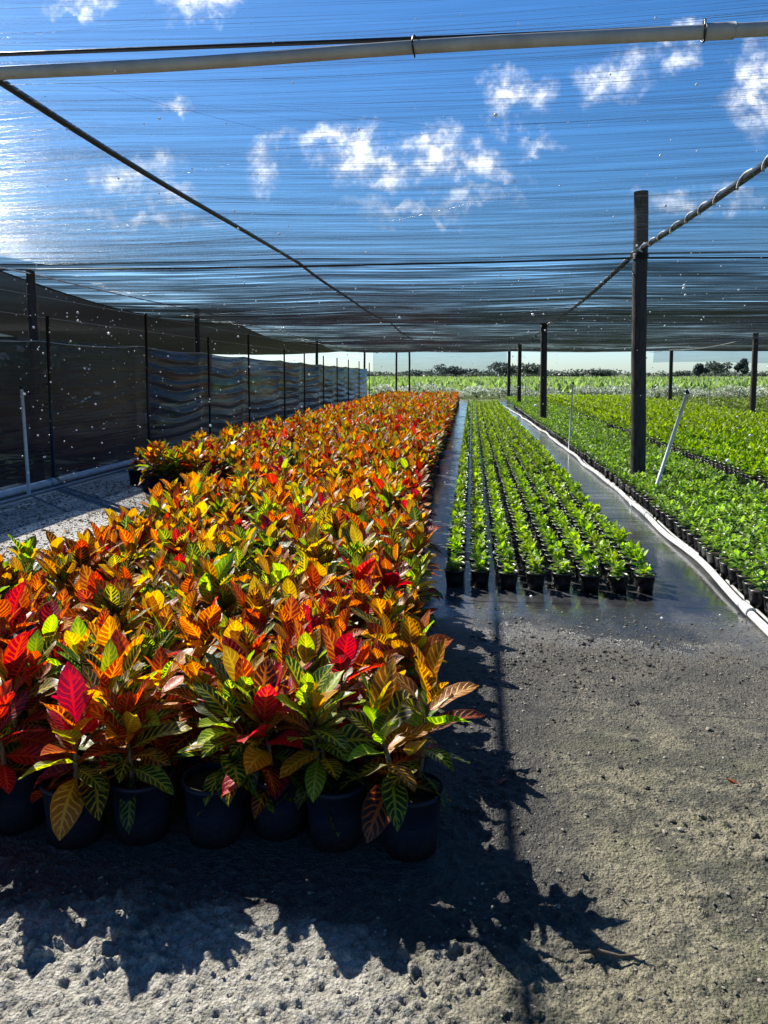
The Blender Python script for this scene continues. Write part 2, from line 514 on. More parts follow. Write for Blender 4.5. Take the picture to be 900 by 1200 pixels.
def croton_arrays(look, seed, nu=4, nv=7, nst=None, npl=21):
    global rng
    keep, rng = rng, np.random.default_rng(seed)
    top, low = LOOKS[look]
    nst = nst or int(rng.integers(2, 4))
    B, AZ, TI, RO, LL, WW, CU, FO, CA, CB = [[] for _ in range(10)]
    stems = []
    for k in range(nst):
        a0 = rng.uniform(0, 6.3)
        r0 = .025 + .02 * rng.random() if nst > 1 else 0
        foot = np.array([r0 * math.cos(a0), r0 * math.sin(a0), POT_H - .03])
        hh = rng.uniform(.17, .27) * (1 if k else 1.12)
        lean = rng.uniform(.02, .07)
        tip = foot + np.array([lean * math.cos(a0), lean * math.sin(a0), hh])
        stems.append((foot, tip))
        az = rng.uniform(0, 6.3)
        for i in range(npl):
            q = i / (npl - 1)                      # 0 bottom .. 1 top
            az += 2.4 + rng.normal(0, .25)
            B.append(foot + (tip - foot) * (.12 + .88 * q))
            AZ.append(az)
            TI.append(R(-20 + 94 * q ** .95 + rng.normal(0, 9)))
            RO.append(rng.normal(0, .3))
            l = (.178 - .03 * q) * rng.uniform(.75, 1.2)
            LL.append(l); WW.append(l * rng.uniform(.38, .52))
            CU.append(rng.uniform(.15, .8) * (1.25 - .7 * q)); FO.append(rng.uniform(.1, .45))
            c = rng.choice(top) if rng.random() < .92 * q ** .9 else rng.choice(low)
            b, v = PAL[c]
            j = rng.uniform(.75, 1.25)
            CA.append(np.array(b) * j); CB.append(np.array(v) * rng.uniform(.8, 1.15))
    A = [np.array(z) for z in (B, AZ, TI, RO, LL, WW, CU, FO)]
    V, UV, Fc, k = leaves(*A, nu=nu, nv=nv, wav=.05 if nv > 4 else 0)
    ca, cb = np.repeat(np.array(CA), k, 0), np.repeat(np.array(CB), k, 0)
    rng = keep
    return V, UV, Fc, ca, cb, stems


def seedling_arrays(seed, n=20, H=.13, L=.07, wr=.4, cols=None, nu=2, nv=3, spread=.02, droop=.0):
    global rng
    keep, rng = rng, np.random.default_rng(seed)
    q = np.linspace(0, 1, n)
    az = np.arange(n) * 2.4 + rng.normal(0, .3, n) + rng.uniform(0, 6)
    a2 = rng.uniform(0, 6.3, n)
    base = np.stack([spread * np.cos(a2), spread * np.sin(a2), H * (.72 * q + .1)], 1)
    ti = R(12) + R(60) * q + rng.normal(0, .22, n) - droop
    l = L * rng.uniform(.75, 1.25, n)
    V, UV, Fc, k = leaves(base, az, ti, rng.normal(0, .3, n), l, l * wr * rng.uniform(.85, 1.2, n), rng.uniform(.1, .7, n), rng.uniform(.1, .4, n), nu=nu, nv=nv, stalk=.06)
    c0, c1 = np.array(cols[0]), np.array(cols[1])
    m = np.clip(q + rng.normal(0, .25, n), 0, 1)[:, None]
    ca = np.repeat((c0 * (1 - m) + c1 * m) * rng.uniform(.75, 1.25, (n, 1)), k, 0)
    rng = keep
    return V, UV, Fc, ca


def pot_mb(r_top, r_bot, h, rim, n=24, soil=None, mat=0, soil_mat=1):
    mb = MB()
    prof = [(.001, .004), (r_bot * .96, .004), (r_bot, 0), (r_bot + (r_top - r_bot) * .5, h * .5), (r_top * .985, h - rim), (r_top * 1.03, h - rim), (r_top * 1.045, h - rim * .5), (r_top * 1.03, h), (r_top * .96, h), (r_top * .93, h - rim * 1.5)]
    mb.lathe(prof, n, mat)
    if soil is not None:
        mb.lathe([(r_top * .94, soil), (r_top * .5, soil + .006), (.001, soil + .003)], n, soil_mat)
    return mb


def place(V, xs, ys, zs, rot, sc):
    c, s = np.cos(rot)[:, None], np.sin(rot)[:, None]
    v = V[None] * sc[:, None, None]
    X = v[..., 0] * c - v[..., 1] * s + xs[:, None]
    Y = v[..., 0] * s + v[..., 1] * c + ys[:, None]
    return np.stack([X, Y, v[..., 2] + zs[:, None]], -1)


def scatter(mb, arr, pts, m=0, smin=.85, smax=1.15):
    """adds copies of (V, UV, F, ca, cb) at pts into one mesh (for the far mass only)."""
    V, UV, Fc, ca = arr[:4]
    cb = arr[4] if len(arr) > 4 and arr[4] is not None else np.ones_like(ca)
    n = len(pts)
    if n == 0: return
    P = place(V, pts[:, 0], pts[:, 1], pts[:, 2], rng.uniform(0, 6.3, n), rng.uniform(smin, smax, n))
    f = (Fc[None] + (np.arange(n) * len(V))[:, None, None]).reshape(-1, Fc.shape[1])
    br = rng.uniform(.8, 1.2, (n, 1, 1))
    mb.add(P.reshape(-1, 3), f, m, np.tile(UV, (n, 1)), (ca[None] * br).reshape(-1, 3), np.tile(cb, (n, 1)))


ORD = 'zeroth first second third fourth fifth sixth seventh eighth ninth tenth eleventh twelfth thirteenth fourteenth'.split()

# ------------------------------------------------------------------ crotons
CRV = []
for li, look in enumerate(LOOKS):
    for k in range(3):
        V, UV, Fc, ca, cb, stems = croton_arrays(look, 100 + li * 10 + k)
        fm = MB().add(V, Fc, 0, UV, ca, cb).mesh('leaves', M['croton'])
        sb = MB()
        for a, b in stems:
            sb.tube([a, (a + b) / 2 + .004, b], [.008, .006, .003], 6)
        CRV.append((look, fm, sb.mesh('stem', M['stem'])))
pm = pot_mb(.108, .088, POT_H, .018, 32).mesh('pot', M['pot'])
so = MB().lathe([(.102, POT_H - .03), (.06, POT_H - .022), (.001, POT_H - .026)], 20).mesh('soil', M['soil'])
protos = []
for look, fm, sm in CRV:
    protos.append((look, fm, sm))


def croton(i, x, y, rz, sc, label, group):
    look, fm, sm = protos[i]
    sc = sc * 1.04
    o = thing('potted_croton', label, 'potted plant', (x, y, 0), rz, group)
    for nm, me in (('pot', pm), ('soil', so), ('leaves', fm), ('stem', sm)):
        p = link(nm, me, o)
        if nm in ('leaves', 'stem'):
            p.scale = (sc, sc, sc)
            p.location = (0, 0, (1 - sc) * (POT_H - .03))
    return o


def xr(y):
    return float(np.interp(y, [2.5, 4, 8, 40], [-.23, -.38, -.62, -.80]))


spots = []
FRONT = [(-.19, 2.47), (-.45, 2.49), (-.66, 2.53), (-.87, 2.46), (-1.13, 2.45), (-1.35, 2.40), (-1.60, 2.46), (-1.84, 2.5)]
for c, (x, y) in enumerate(FRONT):
    spots.append((x, y, 1, c + 1, 'main'))
r, y = 2, 2.75
while y < 42.5:
    c, x = 1, xr(y) - (.1 if r % 2 else 0)
    while x > -2.68:
        spots.append((x + rng.normal(0, .018), y + rng.normal(0, .025), r, c, 'main'))
        x -= .25
        c += 1
    y += .268
    r += 1
r, y = 1, 9.95
while y < 42.5:
    c, x = 1, -2.88
    while x > -4.4 - .01 * (y - 10):
        spots.append((x + rng.normal(0, .02), y + rng.normal(0, .03), r, c, 'side'))
        x -= .25
        c += 1
    y += .268
    r += 1
vis = [s for s in spots if proj(s[0], s[1], .45)[0] > -45 and proj(s[0], s[1], .1)[1] < 1300]
vis.sort(key=lambda s: s[1])
near, far = vis[:299], vis[299:]
for (x, y, r, c, blk) in near:
    if r == 1 and blk == 'main':
        i = {1: 4, 2: 7, 3: 0, 4: 6, 5: 10, 6: 2, 7: 1, 8: 9}.get(c, 1)
    else:
        i = int(rng.choice(15, p=np.array([1.15, 1.15, 1.15, 1.15, 1.15, 1.15, .95, .95, .95, 1.05, 1.05, 1.05, .9, .9, .9]) / 15.6))
    look = protos[i][0]
    if blk == 'side':
        if r == 1:
            lab = f'{look} croton, {ORD[c]} in the front row of the block by the screen'
        else:
            lab = f'{look} croton behind the front row of the block by the dark screen'
        g = 'crotons in the block beside the dark screen'
    else:
        if r == 1:
            lab = f'{look} croton in the front row, {ORD[c]} from the walkway'
        elif r <= 12 and c <= 12:
            lab = f'{look} croton, {ORD[r]} row from the front, {ORD[c]} from the walkway'
        elif c == 1:
            lab = f'{look} croton on the walkway edge of the block, behind the twelfth row'
        else:
            lab = f'{look} croton packed inside the main block behind the twelfth row'
        g = 'crotons packed in the main block'
    h = rng.uniform(.84, 1.26) * (1.08 if r < 4 or blk == 'side' else 1.0)
    if r == 1 and blk == 'main':
        h = 1.22 if c == 1 else rng.uniform(1.08, 1.2)
    croton(i, x, y, rng.uniform(0, 6.3), h, lab, g)
croton(13, -4.81, 10.56, 1.0, 1.0, 'bronze croton in a black pot standing alone beside the dark screen', 'crotons in the block beside the dark screen')

mb = MB()
FP = np.array([(x, y, 0) for x, y, *_ in far])
which = rng.integers(0, 10, len(FP))
looks = list(LOOKS)
for k in range(10):
    look = looks[[0, 1, 0, 1, 3, 4, 2, 0, 1, 2][k]]
    V, UV, Fc, ca, cb, _ = croton_arrays(look, 300 + k, 2, 3, 2, 14)
    scatter(mb, (V, UV, Fc, ca, cb), FP[which == k], 0, .9, 1.22)
pv = pot_mb(.108, .088, POT_H, .018, 8)
PV, PF = np.vstack(pv.v), pv.f[0][0]
edge = np.array([(x, y, 0) for x, y, r, c, b in far if c <= 2 or y < 14])
scatter(mb, (PV, np.zeros((len(PV), 2)), PF, np.ones_like(PV) * .5), edge, 1)
o = mb.obj('croton_mass', [M['croton'], M['pot']])
tag(o, 'mass of red and orange crotons stretching to the far end of the shade house', 'plants', None, 'stuff')

# ------------------------------------------------------------------ small potted plants
def small_kind(name, seedcols, nvar, n, H, L, wr, pot_r, pot_h, seed, droop=0.0, spread=.02):
    out = []
    pmesh = pot_mb(pot_r, pot_r * .78, pot_h, .012, 18, pot_h - .015).mesh('pot', [M['smallpot'], M['soil']])
    for k in range(nvar):
        V, UV, Fc, ca = seedling_arrays(seed + k, n, H, L, wr, seedcols, 2, 4, spread, droop)
        V = V + np.array([0, 0, pot_h - .012])
        out.append(MB().add(V, Fc, 0, UV, ca).mesh('leaves', M['green']))
    return pmesh, out


def small_plant(name, kind, x, y, label, cat, group, smin=.85, smax=1.15):
    pmesh, vs = kind
    o = thing(name, label, cat, (x, y, 0), rng.uniform(0, 6.3), group)
    link('pot', pmesh, o)
    l = link('leaves', vs[int(rng.integers(len(vs)))], o)
    s = rng.uniform(smin, smax)
    l.scale = (s, s, rng.uniform(smin, smax))
    return o


def far_mass(name, label, pts, cols, n, H, L, wr, pot_r, pot_h, seed, pots, droop=0.0, spread=.02, cat='plants'):
    mb = MB()
    pts = np.array(pts)
    w = rng.integers(0, 4, len(pts))
    for k in range(4):
        V, UV, Fc, ca = seedling_arrays(seed + k, n, H, L, wr, cols, 2, 2, spread, droop)
        V = V + np.array([0, 0, pot_h - .012])
        scatter(mb, (V, UV, Fc, ca), pts[w == k], 0)
    pv = pot_mb(pot_r, pot_r * .78, pot_h, .012, 7)
    PV, PF = np.vstack(pv.v), pv.f[0][0]
    pp = np.array([p for p in pts if pots(p)])
    scatter(mb, (PV, np.zeros((len(PV), 2)), PF, np.ones_like(PV) * .5), pp, 1, .97, 1.03)
    o = mb.obj(name, [M['green'], M['smallpot']])
    return tag(o, label, cat, None, 'stuff')


# bed of light green seedlings between the walkways
G1 = ((.06, .16, .015), (.32, .46, .05))
K1 = small_kind('seedling', G1, 8, 42, .115, .062, .50, .073, .13, 500, .16, .03)
pts = []
r, y = 1, 5.72
while y < 40:
    for c in range(8):
        pts.append((-.115 + .2 * c + rng.normal(0, .006), y + rng.normal(0, .008) + .012 * math.sin(c * 2.1), 0, r, c + 1))
    y += .19
    r += 1
for (x, y, z, r, c) in pts[:296]:
    if r == 1:
        lab = f'light green seedling in a black pot, {ORD[c]} from the crotons in the front row'
    elif r <= 12:
        lab = f'light green seedling in the {ORD[r]} row back, {ORD[c]} column from the crotons'
    elif c in (1, 8):
        lab = 'light green seedling in the column nearest the ' + ('croton side' if c == 1 else 'white hose') + ', behind the twelfth row'
    else:
        lab = 'light green seedling in an inner column of the narrow bed, behind the twelfth row'
    small_plant('potted_seedling', K1, x, y, lab, 'seedling', 'light green seedlings in the narrow bed', .72, 1.12)
far_mass('seedling_mass', 'far part of the narrow bed of light green seedlings in black pots', [p[:3] for p in pts[296:]], G1, 24, .115, .068, .56, .073, .13, 540, lambda p: True, .16, .03)

# bed of mid green shrubs behind the white hose
G2 = ((.065, .15, .018), (.26, .41, .06))
K2 = small_kind('shrub', G2, 8, 36, .14, .058, .48, .08, .15, 600, .15, .03)
def hose_x(y):
    return float(np.interp(y, [0, 4.82, 7.14, 9.1, 13.1, 20.4, 30, 37.6, 44], [1.6, 1.82, 1.92, 1.96, 1.98, 1.96, 1.8, 1.56, 1.3]))
pts = []
y = 4.6
while y < 46:
    x0 = max(hose_x(y) + .13, 2.02 if y > 25 else 0)
    c = 1
    x = x0
    while x < 3.55:
        if not any(abs(x - 2.3) < .17 and abs(y - py) < .17 for py in (11.05, 23.8, 36.8, 45.9)):
            pts.append((x + rng.normal(0, .012), y + rng.normal(0, .012), 0, c))
        x += .185
        c += 1
    y += .185
def inview(p):
    a = proj(p[0], p[1], .25)
    return -20 < a[0] < 925 and a[1] < 1230
pts = [p for p in pts if inview(p)]
for (x, y, z, c) in pts[:298]:
    nearer = 'in front of' if y < 10.9 else 'beyond'
    if c == 1:
        lab = f'mid green shrub against the white hose, {nearer} the tall wooden post'
    elif c == 2:
        lab = f'mid green shrub in the second column, {nearer} the tall wooden post'
    else:
        lab = f'mid green shrub deep inside its bed, {nearer} the tall wooden post'
    small_plant('potted_shrub', K2, x, y, lab, 'potted shrub', 'mid green shrubs in the bed behind the hose')
far_mass('shrub_mass', 'far part of the bed of mid green shrubs behind the white hose', [p[:3] for p in pts[298:]], G2, 22, .14, .068, .52, .08, .15, 640, lambda p: p[0] < hose_x(p[1]) + .4, .15, .03)

# bright green beds further over
G3 = ((.09, .21, .012), (.30, .45, .035))
K3 = small_kind('bright', G3, 6, 26, .19, .085, .42, .085, .17, 700, 0, .03)
pts = []
for (x0, x1, y0, y1, pitch, b) in ((3.98, 5.5, 8.0, 46.5, .2, 'second'), (5.85, 9.3, 9.0, 46.5, .21, 'third')):
    y = y0
    while y < y1:
        x, c = x0, 1
        while x < x1:
            pts.append((x + rng.normal(0, .015), y + rng.normal(0, .015), 0, c, b))
            x += pitch
            c += 1
        y += pitch
pts = [p for p in pts if inview(p)]
pts.sort(key=lambda p: p[1])
for (x, y, z, c, b) in pts[:298]:
    if c == 1:
        lab = f'bright green leafy plant in the edge column of the {b} bed from the hose'
    else:
        lab = f'bright green leafy plant inside the {b} bed from the white hose'
    small_plant('leafy_pot_plant', K3, x, y, lab, 'potted plant', f'bright green plants in the {b} bed')
far_mass('leafy_plant_mass', 'wide far beds of bright green leafy potted plants', [p[:3] for p in pts[298:]], G3, 13, .19, .11, .5, .085, .17, 740, lambda p: p[0] < 4.2 or 5.7 < p[0] < 6.0, 0, .03)
pts = []
y = 20.0
while y < 46:
    x = 10.9
    while x < 19:
        if int((x - 10.9) / .3) % 6 != 5:
            pts.append((x + rng.normal(0, .03), y + rng.normal(0, .03), 0))
        x += .3
    y += .3
pts = [p for p in pts if inview(p)]
far_mass('low_plant_mass', 'low yellowish green beds beyond the outer row of posts', pts, ((.06, .11, .02), (.20, .27, .05)), 13, .12, .12, .5, .085, .1, 780, lambda p: False, 0, .05)

# ------------------------------------------------------------------ ground
def grid(x0, x1, y0, y1, nx, ny, zf):
    X, Y = np.meshgrid(np.linspace(x0, x1, nx + 1), np.linspace(y0, y1, ny + 1))
    Z = zf(X, Y)
    V = np.stack([X, Y, Z], -1).reshape(-1, 3)
    i, j = np.meshgrid(np.arange(ny), np.arange(nx), indexing='ij')
    q = (i * (nx + 1) + j).ravel()
    return V, np.stack([q, q + 1, q + nx + 2, q + nx + 1], 1)


V, f = grid(-2500, 2500, -300, 5000, 40, 40, lambda X, Y: 0 * X - .16)
tag(MB().add(V, f).obj('ground', M['field']), kind='structure')
V, f = grid(-6.6, 20, 5.4, 47.6, 8, 12, lambda X, Y: 0 * X)
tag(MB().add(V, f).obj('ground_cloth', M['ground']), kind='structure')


def soil_h(X, Y):
    fade = np.clip((4.4 - Y) / 1.8, 0, 1) ** 1.2
    fade = fade * np.clip((X + 3.2) / .4, 0, 1)
    left = np.clip((.55 - X) / .9, .12, 1) * np.clip((2.6 - Y) / .7, .3, 1)
    lumps = fbm(X * 4, Y * 5, 5, 3) - .5
    clod = np.clip(fbm(X * 34, Y * 42, 4, 9) - .46, 0, 1) * 2.2
    rid = 1 - np.abs(2 * fbm(X * 13 + .5 * lumps, Y * 19, 4, 21) - 1)
    tread = np.sin((Y * .8 + X * .45) * 2 * PI / .032 + 6 * lumps) * np.clip(fbm(X * 2.2, Y * 2.2, 2, 33) * 3.4 - 1.75, 0, 1) * np.clip((-.1 - X) * 2.5, 0, 1)
    grain = vnoise(X * 85, Y * 85, 61) - .5
    patch = np.clip(fbm(X * 1.8 + 3, Y * 2.6, 4, 44) * 4 - 1.35, .28, 1)
    h = fade * (.012 * lumps + left * (.018 * clod + .018 * (rid - .75) + .006 * tread) + patch * (  .015 * clod + .003 * grain + .026 * np.clip(fbm(X * 46, Y * 50, 3, 77) - .45, 0, 1)))
    h = h + (.004 * (fbm(X * 30, Y * 30, 3, 50) - .5) + .03 * np.clip(fbm(X * 24, Y * 40, 3, 55) - .62, 0, 1)) * np.clip((5.35 - Y) / 1.0, 0, 1)
    pots = np.clip((Y - 2.15) / .3, 0, 1) * np.clip((.05 - X) / .25, 0, 1)
    return h * (1 - .9 * pots) - .006 * (Y < 5.39) * (1 - pots) * fade


V, f = grid(-6.6, 20, .3, 5.4, 4, 3, lambda X, Y: np.where(Y > 5.3, 0, -.035))
V, f = grid(-2.6, 3.6, .9, 5.4, 820, 640, soil_h)
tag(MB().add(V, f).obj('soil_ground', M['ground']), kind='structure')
mb = MB()
for (a, b) in ((-6.6, -2.6), (3.6, 20)):
    V, f = grid(a, b, .9, 5.4, 4, 4, lambda X, Y: 0 * X)
    mb.add(V, f)
V, f = grid(-6.6, 20, -6, .9, 4, 4, lambda X, Y: 0 * X)
mb.add(V, f)
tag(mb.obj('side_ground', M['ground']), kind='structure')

# pebbles and crumbs lying on the near ground
mb = MB()
ico = np.array([[0, 0, 1], [.89, 0, .45], [.28, .85, .45], [-.72, .53, .45], [-.72, -.53, .45], [.28, -.85, .45], [.72, .53, -.45], [-.28, .85, -.45], [-.89, 0, -.45], [-.28, -.85, -.45], [.72, -.53, -.45], [0, 0, -1]])
icf = np.array([[0, 1, 2], [0, 2, 3], [0, 3, 4], [0, 4, 5], [0, 5, 1], [1, 6, 2], [2, 7, 3], [3, 8, 4], [4, 9, 5], [5, 10, 1], [6, 7, 2], [7, 8, 3], [8, 9, 4], [9, 10, 5], [10, 6, 1], [11, 7, 6], [11, 8, 7], [11, 9, 8], [11, 10, 9], [11, 6, 10]])
N = 15000
px = rng.uniform(-1.4, 2.2, N); pyy = rng.uniform(1.5, 5.2, N) ** 1.0
cl = rng.random(N) < .16
px = np.where(cl, rng.normal(.45, .35, N), px); pyy = np.where(cl, rng.normal(4.25, .3, N), pyy)
sz = np.exp(rng.normal(-5.85, .55, N))
keep = ~((px < .0) & (pyy > 2.2))
px, pyy, sz = px[keep], pyy[keep], np.clip(sz[keep], .0012, .014)
z = soil_h(px, pyy)
lx, ly = rng.uniform(-5.6, -2.9, 9000), rng.uniform(5.45, 11, 9000)
px, pyy, z = np.r_[px, lx], np.r_[pyy, ly], np.r_[z, lx * 0]
sz = np.r_[sz, np.exp(rng.normal(-4.8, .45, 9000)).clip(.003, .03)]
for k in range(6):
    sel = np.arange(len(px)) % 6 == k
    v = ico * rng.uniform(.65, 1.25, (12, 1)) * np.array([1, rng.uniform(.6, 1), rng.uniform(.4, .7)])
    n = sel.sum()
    P = place(v, px[sel], pyy[sel], z[sel] + sz[sel] * .2, rng.uniform(0, 6, n), sz[sel])
    mb.add(P.reshape(-1, 3), (icf[None] + (np.arange(n) * 12)[:, None, None]).reshape(-1, 3))
tag(mb.obj('gravel', M['stone'], smooth=False), 'loose limerock pebbles and crumbs on the near ground and the strip by the screen', 'gravel', None, 'stuff')

mb = MB()
N = 900
px = np.where(rng.random(N) < .75, rng.normal(.5, .36, N), rng.uniform(-.1, 1.9, N))
pyy = np.where(rng.random(N) < .75, rng.normal(4.3, .26, N), rng.uniform(2.6, 5.0, N))
sz = np.exp(rng.normal(-5.05, .5, N)).clip(.002, .022)
keep = (px > .02) & (pyy < 5.3)
px, pyy, sz = px[keep], pyy[keep], sz[keep]
z = soil_h(px, pyy)
for k in range(8):
    sel = np.arange(len(px)) % 8 == k
    v = ico * rng.uniform(.5, 1.35, (12, 1)) * np.array([1, rng.uniform(.4, .9), rng.uniform(.3, .7)])
    n = sel.sum()
    P = place(v, px[sel], pyy[sel], z[sel] + sz[sel] * .15, rng.uniform(0, 6, n), sz[sel])
    mb.add(P.reshape(-1, 3), (icf[None] + (np.arange(n) * 12)[:, None, None]).reshape(-1, 3))
tag(mb.obj('soil_crumbs', M['crumb'], smooth=False), 'dark crumbs of potting mix strewn over the muddy ground in front of the seedlings', 'soil crumbs', None, 'stuff')
tw = MB()
P = np.array([(.31, 2.02, .012), (.36, 2.03, .016), (.42, 2.02, .012), (.47, 2.035, .01)]) + np.array([0, 0, float(soil_h(np.array([.4]), np.array([2.02]))[0])])
tag(tw.tube(P, [.003, .006, .005, .002], 6).tube([P[1], P[1] + np.array([.02, .03, .006])], [.003, .0015], 5).obj('twig', M['bark']), 'short dark twig lying on the ground below the croton shadow tip', 'twig')
for (x, y, a, cc, lab) in ((1.05, 3.0, 2.1, 'bronze', 'brown fallen leaf on the bare ground at the walkway side'), (.16, 2.95, 4.0, 'red', 'dark red fallen leaf just beside the front croton shadow')):
    V, UV, Fc, kk = leaves(np.array([[0, 0, 0]]), np.array([a]), np.array([.12]), np.array([.2]), np.array([.06]), np.array([.024]), np.array([.4]), np.array([.3]), 4, 7)
    o = MB().add(V, Fc, 0, UV, np.tile(PAL[cc][0], (len(V), 1)), np.tile(PAL[cc][1], (len(V), 1))).obj('fallen_leaf', M['croton'])
    o.location = (x, y, float(soil_h(np.array([x]), np.array([y]))[0]) + .006)
    tag(o, lab, 'leaf')

# ------------------------------------------------------------------ posts
def post(x, y, h, r, lean, label, group, name='wooden_post', mat='wood', parts=None):
    o = thing(name, label, 'post', (x, y, 0), 0, group)
    zz = np.linspace(-.05, h, 14)
    w = fbm(zz * 1.3 + x, zz * 0 + y, 3, 5) - .5
    P = np.stack([lean * zz + .03 * w, .02 * w, zz], 1)
    MB().tube(P, r * (1.06 - .1 * zz / h), 12).obj('shaft', M[mat], o)
    return o


PR = [(2.33, 11.05, 4.06, .1, -.018), (2.18, 23.8, 3.1, .1, -.012), (2.22, 36.8, 3.0, .09, 0), (2.16, 45.9, 2.95, .09, 0)]
nm = ['tall dark wooden post beside the white hose that rises above the net', 'dark wooden post in the hose row, second one along from the camera', 'dark wooden post in the hose row, third one along', 'dark wooden post at the far end of the hose row']
for p, l in zip(PR, nm):
    o = post(*p, l, 'wooden posts along the white hose')
    mb = MB()
    a = np.linspace(0, 2 * PI, 20)
    for k in range(4):
        mb.tube(np.stack([p[4] * 3.2 + (p[3] + .012) * np.cos(a), (p[3] + .012) * np.sin(a), 3.17 - .18 * (p[1] > 12) + .02 * k + .01 * np.sin(a)], 1), .006, 5)
    mb.obj('wire_wrap', M['cable'], o)
RR = [(10.12, 29.2, 3.05, .1, 0), (10.6, 42.9, 2.95, .1, 0)]
for p, l in zip(RR, ['dark wooden post in the outer row, nearer of the two beyond the green beds', 'dark wooden post in the outer row, farther one beside the white pipe end']):
    post(*p, l, 'wooden posts of the outer row')
LP = [(-6.32, 10.6, 3.07), (-6.32, 17.35, 3.1), (-6.32, 31.2, 3.0), (-6.3, 45.2, 2.95)]
for i, (x, y, h) in enumerate(LP):
    post(x, y, h, .062, .0, ['dark wooden post behind the screen with a steel tube beside it', 'dark wooden post standing above the screen where its folds begin', 'dark wooden post behind the screen about halfway to its far end', 'dark wooden post at the far end of the screen'][i], 'wooden posts along the screen')
for x, y, l in ((-3.75, 46.5, 'slim post at the far end between the screen and the crotons'), (-1.55 - 3.0, 46.6, 'slim post at the far end close to the screen')):
    post(x, y, 2.95, .06, 0, l, 'slim posts at the far end')

# ------------------------------------------------------------------ roof: nets, cables, pipe
SEAMS = [-3.0, 11.15, 23.9, 36.9, 47.4]
ROOF_X = 36.0
XR = [-7.5, -2.5, 2.25, 10.3, 20.0]


def roof_z(X, Y):
    k = np.clip(np.searchsorted(SEAMS, Y, side='right') - 1, 0, len(SEAMS) - 2)
    a = np.array(SEAMS)[k]; b = np.array(SEAMS)[k + 1]
    q = np.clip((Y - a) / (b - a), 0, 1)
    sag = np.array([.11, .30, .30, .26])[k] * 4 * q * (1 - q)
    base = np.interp(Y, [0, 12, 47], [3.27, 3.25, 3.08])
    kx = np.clip(np.searchsorted(XR, X, side='right') - 1, 0, len(XR) - 2)
    a = np.array(XR)[kx]; b = np.array(XR)[kx + 1]
    qx = np.clip((X - a) / (b - a), 0, 1)
    sx = .06 * 4 * qx * (1 - qx) * (.35 + .65 * 4 * q * (1 - q))
    return base - sag - sx


WALLN = ['nearest the camera, overhead', 'second along, beyond the first seam', 'third along, beyond the second seam', 'farthest along, ending over the open field']
for k in range(4):
    a, b = SEAMS[k], SEAMS[k + 1]
    o = thing('shade_net', f'black shade net panel {WALLN[k]}', 'shade net', (0, (a + b) / 2, 0), 0, 'shade net panels of the roof')
    dy = (a + b) / 2
    st = .05 if k == 0 else .1
    e = -.12 if k else 0

    def zf(X, Y):
        w = fbm(X * .5, (Y + dy) * 3.0, 3, 60) - .5
        w2 = fbm(X * 1.5, (Y + dy) * 9, 3, 70) - .5
        ee = .004 * k
        return roof_z(X, Y + dy) + .035 * w + .012 * w2 + ee
    V, f = grid(-7.45, ROOF_X, a - dy + e, b - dy, 109, int((b - a) / st), zf)
    MB().add(V, f).obj('cloth', M['net' if k == 0 else 'net2'], o)
    # the coarse warp threads of the cloth
    tb = MB()
    y0, y1, cnt, r = ((1.2, b, 2400, .0005), (a, b, 1500, .0012), (a, b, 700, .003), (a, b, 350, .004))[k]
    m = 9
    q = np.linspace(-.5, .5, m)
    n = cnt
    ln = np.exp(rng.normal(.55, .7, n)).clip(.3, 7)
    xc = rng.uniform(-6.2, 7.5 + 4 * (k > 0), n)
    if k == 0:
        xc[:800] = rng.uniform(-6.2, -2.4, 800)  # extra threads added on the left to strengthen the sun glare
    yc = rng.uniform(y0 + .05, y1 - .05, n)
    if k == 0:
        yc[:800] = rng.uniform(3.2, 10.5, 800)
    slope = rng.normal(0, .02, n) + np.where(rng.random(n) < .07, rng.normal(0, .5, n), 0)
    X = np.clip(xc[:, None] + ln[:, None] * q, -6.35, 14)
    Y = np.clip(yc[:, None] + slope[:, None] * ln[:, None] * q + .03 * np.sin(X * .9 + xc[:, None] * 3), a + .02, b - .02)
    ww = fbm(X * .5, Y * 3.0, 3, 60) - .5
    Z = roof_z(X, Y) + .035 * ww - .012
    C = np.stack([X, Y - dy, Z], -1)
    ang = np.array([0, 1, 2, 3, 4]) * 2 * PI / 5 + .3
    rr = (r * np.exp(rng.normal(0, .35, n)))[:, None, None, None] * (1 - .8 * np.abs(2 * q) ** 2)[None, :, None, None]
    P = C[:, :, None, :] + rr * np.stack([0 * ang, np.cos(ang), np.sin(ang)], -1)[None, None]
    i, j = np.meshgrid(np.arange(m - 1), np.arange(5), indexing='ij')
    i, j = i.ravel(), j.ravel()
    fq = np.stack([i * 5 + j, i * 5 + (j + 1) % 5, (i + 1) * 5 + (j + 1) % 5, (i + 1) * 5 + j], 1)
    tb.add(P.reshape(-1, 3), (fq[None] + (np.arange(n) * m * 5)[:, None, None]).reshape(-1, 4))
    th = tb.obj('threads', M['thread'], o)
    th['kind'] = 'stuff'

V, f = grid(-6.4, ROOF_X, -32, -3.0, 40, 60, lambda X, Y: 3.25 + .06 * (fbm(X * .5, Y * 2, 3, 60) - .5))
o = MB().add(V, f).obj('shade_net', M['net'])
tag(o, 'black shade net panel behind the camera, continuing the roof', 'shade net', 'shade net panels of the roof')
